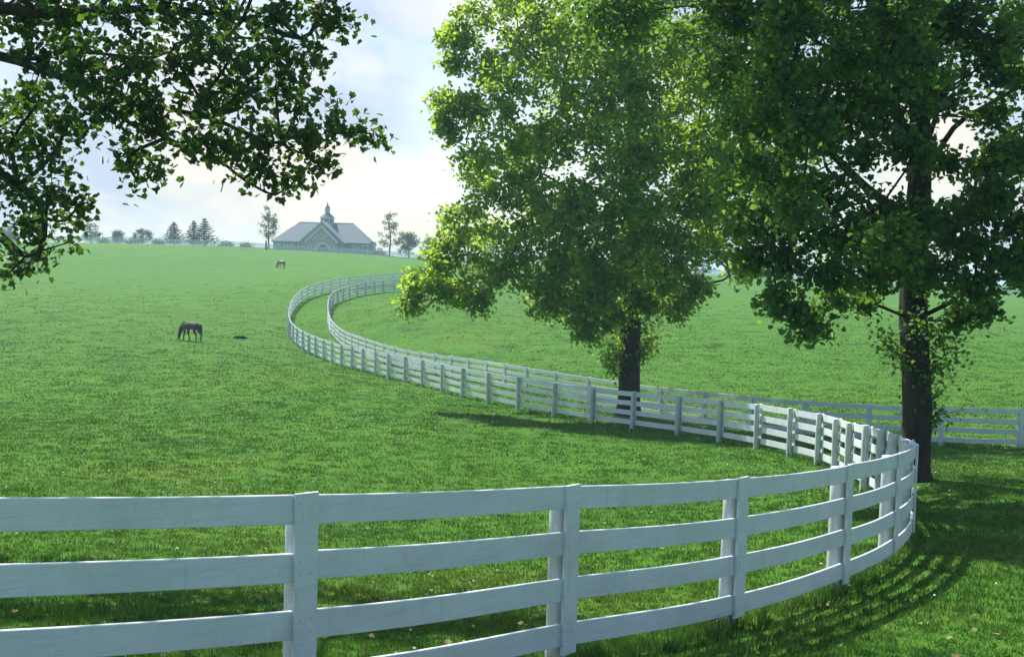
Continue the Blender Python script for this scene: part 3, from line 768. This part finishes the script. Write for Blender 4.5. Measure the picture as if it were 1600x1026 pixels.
# ------------------------------------------------------------------ barn
Mw = plain_mat('pale_stone', (.33, .32, .35), (.43, .42, .45), 2.5)
Mr = plain_mat('slate_roof', (.065, .10, .14), (.095, .135, .18), 1.5, sc3=(1, 1, 3))
Mt = plain_mat('white_trim', (.72, .72, .70), (.8, .8, .78), 2)
Md = plain_mat('dark_glass', (.02, .025, .03), (.04, .045, .05), 2, rough=.2)
Mp = plain_mat('spire_copper', (.10, .10, .09), (.14, .13, .11), 2)
def barn():
    d = 285.; s = d / FPX
    c = on_ground(505, d); z0 = c.z - .3
    root = empty('barn', (c.x, c.y, z0)); root.rotation_euler = (0, 0, 0)
    tag(root, 'long hip-roofed barn with cupola and spire on the hill crest', 'barn')
    X = lambda px: P(px, 390, d).x
    Zp = lambda py, px=505: P(px, py, d).z
    xl, xr = X(427), X(576); y0, y1 = c.y, c.y + 14
    ze, zr = Zp(378), Zp(346.5)
    mb = MB(); mb.box(((xl + xr) / 2, (y0 + y1) / 2, (z0 + ze) / 2), (xr - xl, y1 - y0, ze - z0)); wall = mb.build('wall', Mw, root)
    ov = .5; rx0, rx1, ym = X(459), X(546), (y0 + y1) / 2
    mb = MB()
    vs = [(xl - ov, y0 - ov, ze - .1), (xr + ov, y0 - ov, ze - .1), (xr + ov, y1 + ov, ze - .1), (xl - ov, y1 + ov, ze - .1), (rx0, ym, zr), (rx1, ym, zr)]
    vs2 = [(x, y, z - .22) for x, y, z in vs[:4]]
    mb.add(vs + vs2, [(0, 1, 5, 4), (1, 2, 5), (2, 3, 4, 5), (3, 0, 4), (0, 6, 7, 1), (1, 7, 8, 2), (2, 8, 9, 3), (3, 9, 6, 0), (9, 8, 7, 6)])
    roof = mb.build('roof', Mr, root)
    mb = MB(); mb.tube([Vector((rx0, ym, zr + .02)), Vector((rx1, ym, zr + .02))], [.14, .14], 6); mb.build('ridge_cap', Mt, roof, origin=root.location)
    def gable(xa, xb, xm, ya, zt, zev, name, yb):
        mb = MB()
        vs = []
        for y in (ya, yb): vs += [(xa, y, z0), (xb, y, z0), (xb, y, zev), (xm, y, zt), (xa, y, zev)]
        mb.add(vs, [(0, 1, 2, 3, 4), (5, 9, 8, 7, 6), (0, 4, 9, 5), (1, 6, 7, 2), (2, 7, 8, 3), (3, 8, 9, 4)])
        o = mb.build(name, Mw, root)
        for sgn, xe in ((-1, xa), (1, xb)):
            mb = MB(); th = .2
            dx, dz = xe - xm, zev - zt; k = 1.10
            a = Vector((xm, 0, zt + .06)); e = Vector((xm + dx * k, 0, zt + .06 + dz * k))
            vv = []
            for y in (ya - .45, yb):
                vv += [(a.x, y, a.z), (e.x, y, e.z), (e.x, y, e.z + th), (a.x, y, a.z + th)]
            f = [(0, 1, 2, 3), (7, 6, 5, 4), (0, 4, 5, 1), (1, 5, 6, 2), (2, 6, 7, 3), (3, 7, 4, 0)]
            mb.add(vv, f); ro = mb.build('gable_roof', Mr, root)
            mb = MB(); vv = []
            for y in (ya - .53, ya - .452):
                vv += [(a.x, y, a.z - .12), (e.x, y, e.z - .12), (e.x, y, e.z + th + .04), (a.x, y, a.z + th + .04)]
            mb.add(vv, f); mb.build('bargeboard', Mt, ro, origin=root.location)
        return o
    gable(X(474), X(540), X(507), y0 - 4, Zp(347.5), Zp(378), 'wing_wall', ym - .3)
    g2 = gable(X(487), X(533), X(510), y0 - 7, Zp(357), Zp(379), 'entrance_wall', y0 - 4.01)
    # arch doorway
    xc = X(512); zb = z0
    def arch(rad, zc, y, th, mat, nm, par, ring=None):
        mb = MB(); pts = [(rad * math.cos(math.pi * k / 14), rad * math.sin(math.pi * k / 14)) for k in range(15)]
        if ring:
            vs = []
            for yy in (y, y - th):
                vs += [(xc + a, yy, zc + b_) for a, b_ in pts] + [(xc + a * ring, yy, zc + b_ * ring) for a, b_ in pts]
            fs = []
            for k in range(14):
                fs += [(k, k + 1, 16 + k, 15 + k), (30 + k, 45 + k, 46 + k, 31 + k), (15 + k, 16 + k, 46 + k, 45 + k), (k, 30 + k, 31 + k, k + 1)]
            mb.add(vs, fs)
        else:
            vs = [(xc + a, y, zc + b_) for a, b_ in pts] + [(xc - rad, y, zb), (xc + rad, y, zb)]
            vs += [(a, y - th, b_) for a, _, b_ in vs]; n = 17
            mb.add(vs, [tuple(range(n)), tuple(range(2 * n - 1, n - 1, -1))] + [(k, n + k, n + (k + 1) % n, (k + 1) % n) for k in range(n)])
        return mb.build(nm, mat, par, origin=root.location if par is not root else None)
    zc = Zp(391.5); ra = 8.5 * s
    dr = arch(ra, zc, y0 - 7.01, .06, Md, 'door', root)
    arch(ra + .45, zc, y0 - 7.012, .14, Mt, 'arch_surround', dr, ring=(ra / (ra + .45)))
    for k in (-2, -1, 0, 1, 2):
        mb = MB(); mb.box((xc + k * ra / 3, y0 - 7.10, zb + (zc - zb + ra * .8) / 2), (.09, .04, zc - zb + ra * .8 * (1 - abs(k) * .12))); mb.build('glazing_bar', Mt, dr, origin=root.location)
    # windows
    def win(px, y, wpx, hpx, py):
        mb = MB(); cx, cz = X(px), Zp(py, 505); w, h = wpx * s, hpx * s
        mb.box((cx, y - .03, cz), (w, .06, h)); o = mb.build('window', Md, root)
        mb = MB()
        for dx in (-1, 1): mb.box((cx + dx * (w / 2 + .07), y - .055, cz), (.14, .11, h + .28))
        for dz in (-1, 1): mb.box((cx, y - .05, cz + dz * (h / 2 + .07)), (w, .10, .14))
        mb.box((cx, y - .07, cz), (.06, .02, h)); mb.build('frame', Mt, o, origin=root.location)
    for px in (441, 462): win(px, y0, 5, 6, 385)
    win(488.5 - 5, y0 - 4, 3.5, 6, 386)
    for px in (549, 571): win(px, y0, 5, 6, 386)
    win(497, y0 - 7, 3, 5, 387); win(526, y0 - 7, 3, 5, 387); win(510, y0 - 7, 3.5, 3.5, 371)
    # side lean-to with parapet at the right end
    mb = MB(); mb.box((xr + .45, y0 + 5, z0 + (Zp(377) - z0) / 2), (.9, 6, Zp(377) - z0)); mb.build('side_annex', Mw, root)
    mb = MB(); mb.box((xr + .5, y0 + 5, Zp(377) + .12), (1.2, 6.3, .24)); mb.build('annex_cap', Mr, root)
    # small dormer on the left slope
    mb = MB(); mb.box((X(446), y0 + 5.5, Zp(361.5)), (1.2, 2.0, 1.1)); dm = mb.build('dormer', Mw, root)
    # cupola
    cx = X(504); cy = ym
    def oct_(z_a, z_b, ra_, rb_, n=8, nm='cupola', mat=Mw, par=root):
        mb = MB(); vs = [(cx + ra_ * math.cos(2 * math.pi * (k + .5) / n), cy + ra_ * math.sin(2 * math.pi * (k + .5) / n), z_a) for k in range(n)]
        vs += [(cx + rb_ * math.cos(2 * math.pi * (k + .5) / n), cy + rb_ * math.sin(2 * math.pi * (k + .5) / n), z_b) for k in range(n)]
        mb.add(vs, [tuple(range(n - 1, -1, -1)), tuple(range(n, 2 * n))] + [(k, (k + 1) % n, n + (k + 1) % n, n + k) for k in range(n)])
        return mb.build(nm, mat, par, origin=root.location if par is not root else None)
    cu = oct_(Zp(353), Zp(339), 11 * s, 11 * s)
    oct_(Zp(339) + .003, Zp(338), 12.6 * s, 12.6 * s, nm='cornice', mat=Mt, par=cu)
    oct_(Zp(338) + .003, Zp(331), 12.2 * s, 4.4 * s, nm='cupola_roof', mat=Mr, par=cu)
    la = oct_(Zp(331) + .003, Zp(324), 4.2 * s, 4.0 * s, nm='lantern', mat=Mw)
    oct_(Zp(324) + .003, Zp(323.2), 5 * s, 5 * s, nm='cornice', mat=Mt, par=la)
    oct_(Zp(323.2) + .003, Zp(318), 4.6 * s, 1.2 * s, nm='lantern_roof', mat=Mr, par=la)
    sp = oct_(Zp(318) + .003, Zp(312.5), 1.2 * s, .25 * s, nm='spire', mat=Mp)
    for k in range(8):
        a = 2 * math.pi * k / 8; rr_ = 11 * s * math.cos(math.pi / 8) + .02
        mb = MB(); Rm = Matrix.Rotation(a + math.pi / 2, 3, 'Z')
        mb.box((cx + rr_ * math.cos(a), cy + rr_ * math.sin(a), Zp(343.5)), (3.4 * s, .06, 5.5 * s), Rm); mb.build('louvre', Md, cu, origin=root.location)
    return root
barn()
# small post with a rider-like silhouette is only a dark gate post left of the barn
gp = on_ground(415, 250)
mb = MB(); mb.tube([gp + Vector((0, 0, -.2)), gp + Vector((0, 0, 1.1)), gp + Vector((.03, 0, 2.0))], [.24, .22, .18], 8)
mb.tube([gp + Vector((.03, 0, 2.0)), gp + Vector((.03, 0, 2.2))], [.26, .16], 8)
tag(mb.build('gate_post', M['bark'], origin=gp), 'dark stubby gate post on the crest just left of the barn', 'post')

# ------------------------------------------------------------------ horses
Mh1 = plain_mat('dark_bay_coat', (.012, .009, .009), (.028, .017, .014), 3, rough=.75)
Mh2 = plain_mat('chestnut_coat', (.10, .045, .02), (.15, .07, .035), 3, rough=.5)
Mhair = plain_mat('horse_hair', (.010, .008, .007), (.018, .014, .012), 8, rough=.7)
def skin(verts, edges, name):
    me = bpy.data.meshes.new(name); me.from_pydata([v[:3] for v in verts], edges, []); me.update()
    o = bpy.data.objects.new(name, me); COL.objects.link(o)
    m = o.modifiers.new('skin', 'SKIN'); m.branch_smoothing = .4
    for i, v in enumerate(verts):
        sv = me.skin_vertices[0].data[i]; sv.radius = (v[3], v[4] if len(v) > 4 else v[3]); sv.use_root = (i == 0)
    s_ = o.modifiers.new('sub', 'SUBSURF'); s_.levels = 2; s_.render_levels = 2
    dg = bpy.context.evaluated_depsgraph_get(); ev = o.evaluated_get(dg)
    m2 = bpy.data.meshes.new_from_object(ev)
    bpy.data.objects.remove(o); bpy.data.meshes.remove(me)
    for p in m2.polygons: p.use_smooth = True
    return m2
def horse(loc, rz, coat, label, seed):
    root = empty('horse', loc, rz); tag(root, label, 'horse')
    V = [(-.55, 0, 1.20, .32), (-.08, 0, 1.14, .36), (.38, 0, 1.15, .33), (.66, 0, 1.14, .25), (.90, 0, .93, .20, .16), (1.04, 0, .68, .16, .13), (1.11, 0, .50, .14, .12),
         (1.18, 0, .30, .11), (1.23, 0, .10, .08), (-.78, 0, 1.18, .26)]
    E = [(0, 1), (1, 2), (2, 3), (3, 4), (4, 5), (5, 6), (6, 7), (7, 8), (0, 9)]
    rn = random.Random(seed)
    for s in (-1, 1):
        k = .10 * s * (1 if seed % 2 else -1)
        b = len(V)
        V += [(-.62, .15 * s, .98, .17), (-.56 + k, .16 * s, .78, .12), (-.80 + k, .15 * s, .50, .062), (-.76 + k, .15 * s, .16, .044), (-.69 + k, .15 * s, .03, .058)]
        E += [(0, b), (b, b + 1), (b + 1, b + 2), (b + 2, b + 3), (b + 3, b + 4)]
        b = len(V); k = .16 * s
        V += [(.42, .14 * s, .90, .12), (.44 + k * .5, .14 * s, .50, .058), (.42 + k, .14 * s, .14, .042), (.47 + k, .14 * s, .03, .056)]
        E += [(2, b), (b, b + 1), (b + 1, b + 2), (b + 2, b + 3)]
        b = len(V)
        V += [(1.06, .07 * s, .60, .03), (.99, .10 * s, .66, .012)]
        E += [(6, b), (b, b + 1)]
    o = link_mesh('body', skin(V, E, 'body'), coat, root)
    T = [(-.93, 0, 1.30, .04), (-1.02, 0, 1.15, .065), (-1.05, 0, .85, .075), (-1.02, 0, .55, .05), (-1.0, 0, .42, .02)]
    link_mesh('tail', skin(T, [(0, 1), (1, 2), (2, 3), (3, 4)], 'tail'), Mhair, root)
    mb = MB(); 
    pts = [Vector((.50, 0, 1.42)), Vector((.74, 0, 1.31)), Vector((1.0, 0, 1.06)), Vector((1.13, 0, .80)), Vector((1.15, 0, .66))]
    mb.tube(pts, [.03, .055, .055, .05, .025], 6)
    mb.v = [(x + .0, y * .7 + .03, z) for x, y, z in mb.v]
    me = bpy.data.meshes.new('mane'); me.from_pydata(mb.v, [], mb.f); me.update(); link_mesh('mane', me, Mhair, root)
    return root
h = on_ground(299, 74, .02); horse(h, math.pi - R(28), Mh1, 'dark brown horse grazing with head down in the left pasture', 3)
h = on_ground(439, 182, .02); horse(h, math.pi - R(35), Mh2, 'small chestnut horse grazing far off below the barn', 4)

# dark fallen branch lying in the pasture
fb = on_ground(376, 78)
mb = MB(); fb0 = fb + Vector((-.5, 0, .07))
mb.tube([fb0 + Vector((0, 0, 0)), fb0 + Vector((.3, .05, .05)), fb0 + Vector((.7, 0, .03)), fb0 + Vector((1.05, .08, -.02))], [.05, .10, .12, .06], 8)
mb.tube([fb0 + Vector((.3, .05, .05)), fb0 + Vector((.12, -.1, .22))], [.05, .015], 6)
mb.tube([fb0 + Vector((.7, 0, .05)), fb0 + Vector((.85, -.1, .2))], [.05, .015], 6)
tag(mb.build('fallen_branch', M['bark'], smooth=True, origin=fb), 'dark fallen branch lying in the grass right of the dark horse', 'branch')

# ------------------------------------------------------------------ grass and clover
def dist_to_poly(xy, pts):
    a = np.array([(p.x, p.y) for p in pts[:-1]]); b = np.array([(p.x, p.y) for p in pts[1:]])
    best = np.full(len(xy), 1e9)
    for p, q in zip(a, b):
        d = q - p; t = np.clip(((xy - p) @ d) / (d @ d), 0, 1)
        best = np.minimum(best, np.hypot(*(xy - (p + t[:, None] * d)).T))
    return best
def vnoise(xy, s, seed):
    r = np.random.default_rng(seed); G = r.random((64, 64)); u = xy / s
    i = np.floor(u).astype(int); f = u - i; f = f * f * (3 - 2 * f)
    g_ = lambda a, b: G[(i[:, 0] + a) % 64, (i[:, 1] + b) % 64]
    return (g_(0, 0) * (1 - f[:, 0]) + g_(1, 0) * f[:, 0]) * (1 - f[:, 1]) + (g_(0, 1) * (1 - f[:, 0]) + g_(1, 1) * f[:, 0]) * f[:, 1]
def grass(nb):
    d = np.exp(RNG.uniform(math.log(3.8), math.log(150), nb)); x = RNG.uniform(-1, 1, nb) * (d * .60 + 1.5)
    xy = np.c_[x, d]
    keep = RNG.random(nb) > np.clip((d - 45) / 100, 0, 1); x, d = x[keep], d[keep]; xy = xy[keep]; nb = len(d)
    nt_ = nb // 9; sel = RNG.integers(0, nt_, nb); base = xy[:nt_][sel]
    sc_ = np.clip(base[:, 1] / 9, .8, 9)
    xy = base + RNG.normal(size=(nb, 2)) * .035 * sc_[:, None]
    d = xy[:, 1]; sc_ = np.clip(d / 9, .75, 9)
    cl = vnoise(xy, .9, 1) * .6 + vnoise(xy, .25, 2) * .4
    df = np.minimum(dist_to_poly(xy, A_pts[:40]), dist_to_poly(xy, B_pts[:30]))
    edge = np.exp(-(df / .17) ** 2) * (.4 + vnoise(xy, .6, 12))
    h = (.030 + .065 * cl ** 2 + .11 * edge) * RNG.uniform(.5, 1.3, nb) * (1 + .02 * (sc_ - 1))
    w = .0042 * sc_ * RNG.uniform(.7, 1.4, nb)
    z = hz(xy)
    a = RNG.uniform(0, 2 * np.pi, nb); lean = RNG.uniform(.1, .8, nb) * h; la = a + RNG.normal(size=nb)
    sx, sy = np.cos(a) * w, np.sin(a) * w; lx, ly = np.cos(la) * lean, np.sin(la) * lean
    V = np.empty((nb, 5, 3))
    V[:, 0] = np.c_[xy[:, 0] - sx, xy[:, 1] - sy, z - .012]; V[:, 1] = np.c_[xy[:, 0] + sx, xy[:, 1] + sy, z - .012]
    V[:, 2] = np.c_[xy[:, 0] - sx * .8 + lx * .35, xy[:, 1] - sy * .8 + ly * .35, z + h * .6]; V[:, 3] = np.c_[xy[:, 0] + sx * .8 + lx * .35, xy[:, 1] + sy * .8 + ly * .35, z + h * .6]
    V[:, 4] = np.c_[xy[:, 0] + lx, xy[:, 1] + ly, z + h]
    k = np.arange(nb)[:, None] * 5
    q = k + np.array([[0, 1, 3, 2]]); t = k + np.array([[2, 3, 4]])
    rnd = np.repeat(np.clip(RNG.beta(1.6, 2.4, nb) * .65 + .45 * (vnoise(xy, 1.7, 5) * .5 + vnoise(xy, .35, 6) * .5) + (RNG.random(nb) < .035) * .6, 0, 1), 5)
    o = np_mesh('grass', V.reshape(-1, 3), [q, t], M['blade'], attrs={'rnd': rnd})
    tag(o, 'short green pasture grass', kind='stuff')
grass(640000)
def flowers():
    n = 900
    d = np.exp(RNG.uniform(math.log(5), math.log(40), n)); x = RNG.uniform(-1, 1, n) * (d * .56 + 1)
    xy = np.c_[x, d]; keep = vnoise(xy, 2.2, 9) > .50; xy = xy[keep]; z = hz(xy)
    for nm, sel, col, hh in (('white_clover', slice(0, None, 2), (.62, .62, .55), .05), ('yellow_flowers', slice(1, None, 5), (.55, .45, .04), .05)):
        mt = plain_mat(nm, col, tuple(k * .8 for k in col), 30)
        mb = MB()
        for (x_, y_), z_ in zip(xy[sel], z[sel]):
            s = .011 * (1 + y_ / 22); c = Vector((x_, y_, z_ + hh + random.uniform(-.01, .02)))
            vs = [c + Vector((s * math.cos(a), s * math.sin(a), 0)) for a in (0, 1.05, 2.1, 3.14, 4.19, 5.24)] + [c + Vector((0, 0, s * .8)), c - Vector((0, 0, s * .6))]
            mb.add(vs, [(k, (k + 1) % 6, 6) for k in range(6)] + [((k + 1) % 6, k, 7) for k in range(6)])
        tag(mb.build(nm, mt), 'small ' + nm.replace('_', ' ') + ' heads scattered in the near grass', kind='stuff')
flowers()
def litter():
    n = 520
    d = np.exp(RNG.uniform(math.log(5), math.log(34), n)); x = RNG.uniform(-1, 1, n) * (d * .56 + 1)
    xy = np.c_[x, d]; z = hz(xy) + RNG.uniform(.02, .06, n)
    mt = plain_mat('dry_leaf', (.14, .11, .04), (.28, .24, .11), 12)
    o = leaves_mesh('fallen_leaves', np.c_[xy, z], .05, 'lobed', mt, None, 77, up=1.2)
    tag(o, 'scattered dry fallen leaves in the near grass', kind='stuff')
litter()

# ------------------------------------------------------------------ haze
mh, nt, out = new_mat('haze_air')
pv = N(nt, 'ShaderNodeVolumePrincipled'); pv.inputs['Color'].default_value = (.55, .78, 1, 1); pv.inputs['Density'].default_value = .00055
pv.inputs['Anisotropy'].default_value = .15
L(nt, pv.outputs[0], out.inputs['Volume'])
zlo, zhi = float(gv[:, 2].min()) - 1, 40.
mb = MB(); mb.box((0, 0, (zlo + zhi) / 2), (5400, 5400, zhi - zlo))
hzo = mb.build('haze', mh); tag(hzo, 'pale blue summer haze over the fields', kind='stuff')

# ------------------------------------------------------------------ light
SUN_TO = Vector((-.60, .80, 0)).normalized(); ELEV = R(54)
sv = Vector((SUN_TO.x * math.cos(ELEV), SUN_TO.y * math.cos(ELEV), math.sin(ELEV)))
sl = bpy.data.lights.new('sun', 'SUN'); sl.energy = 5.0; sl.angle = R(.6); sl.color = (1, .95, .84)
so = bpy.data.objects.new('sun', sl); COL.objects.link(so); so.rotation_euler = sv.to_track_quat('Z', 'Y').to_euler(); so.location = (0, 0, 60)

w = bpy.data.worlds.new('World'); sc.world = w; w.use_nodes = True; nt = w.node_tree; nt.nodes.clear()
out = nt.nodes.new('ShaderNodeOutputWorld')
sky = N(nt, 'ShaderNodeTexSky', sky_type='NISHITA'); sky.sun_disc = False; sky.sun_elevation = ELEV
sky.sun_rotation = math.atan2(SUN_TO.x, SUN_TO.y); sky.air_density = 1.3; sky.dust_density = 1.2
b1_ = N(nt, 'ShaderNodeBackground', Strength=.10); L(nt, sky.outputs[0], b1_.inputs['Color'])
tc = N(nt, 'ShaderNodeTexCoord').outputs['Generated']
n1 = noise(nt, 2.6, 5, .52, vec=tc, sc3=(1, 1, 2.2), dist=.25)
n2 = noise(nt, 6.5, 4, .55, vec=tc, sc3=(1, 1, 1.8), dist=.4)
cc = mix(nt, ramp(nt, n2, [(.42, 0.), (.58, 1.)]), (.60, .70, .88), (1.05, .97, .86))
b2_ = N(nt, 'ShaderNodeBackground', Strength=.58); L(nt, cc, b2_.inputs['Color'])
sep = N(nt, 'ShaderNodeSeparateXYZ'); L(nt, tc, sep.inputs[0])
elev = ramp(nt, sep.outputs['Z'], [(0.0, 1.), (.25, .9), (.7, .42)])
mr = N(nt, 'ShaderNodeMapRange'); mr.inputs[1].default_value = -.35; mr.inputs[2].default_value = .6; L(nt, sep.outputs['Y'], mr.inputs[0])
cm = mix(nt, 1., ramp(nt, n1, [(.38, .12), (.55, 1.)]), elev, 'MULTIPLY')
cm = mix(nt, 1., cm, ramp(nt, mr.outputs[0], [(0, .0), (1, 1.)]), 'MULTIPLY')
ms = N(nt, 'ShaderNodeMixShader'); L(nt, cm, ms.inputs[0]); L(nt, b1_.outputs[0], ms.inputs[1]); L(nt, b2_.outputs[0], ms.inputs[2])
L(nt, ms.outputs[0], out.inputs[0])

# ------------------------------------------------------------------ camera and output
cam = bpy.data.cameras.new('camera'); cam.sensor_width = 36; cam.lens = 36 * FPX / 1600; cam.clip_start = .1; cam.clip_end = 8000
co = bpy.data.objects.new('camera', cam); COL.objects.link(co)
co.matrix_world = Matrix(((RT.x, UP.x, -FW.x, EYE.x), (RT.y, UP.y, -FW.y, EYE.y), (RT.z, UP.z, -FW.z, EYE.z), (0, 0, 0, 1)))
sc.camera = co
sc.view_settings.view_transform = 'Standard'; sc.view_settings.look = 'None'; sc.view_settings.gamma = 1; sc.view_settings.exposure = .80
sc.cycles.use_denoising = True
sc.cycles.max_bounces = 8; sc.cycles.volume_bounces = 1; sc.cycles.transparent_max_bounces = 8
sc.cycles.diffuse_bounces = 3; sc.cycles.transmission_bounces = 4
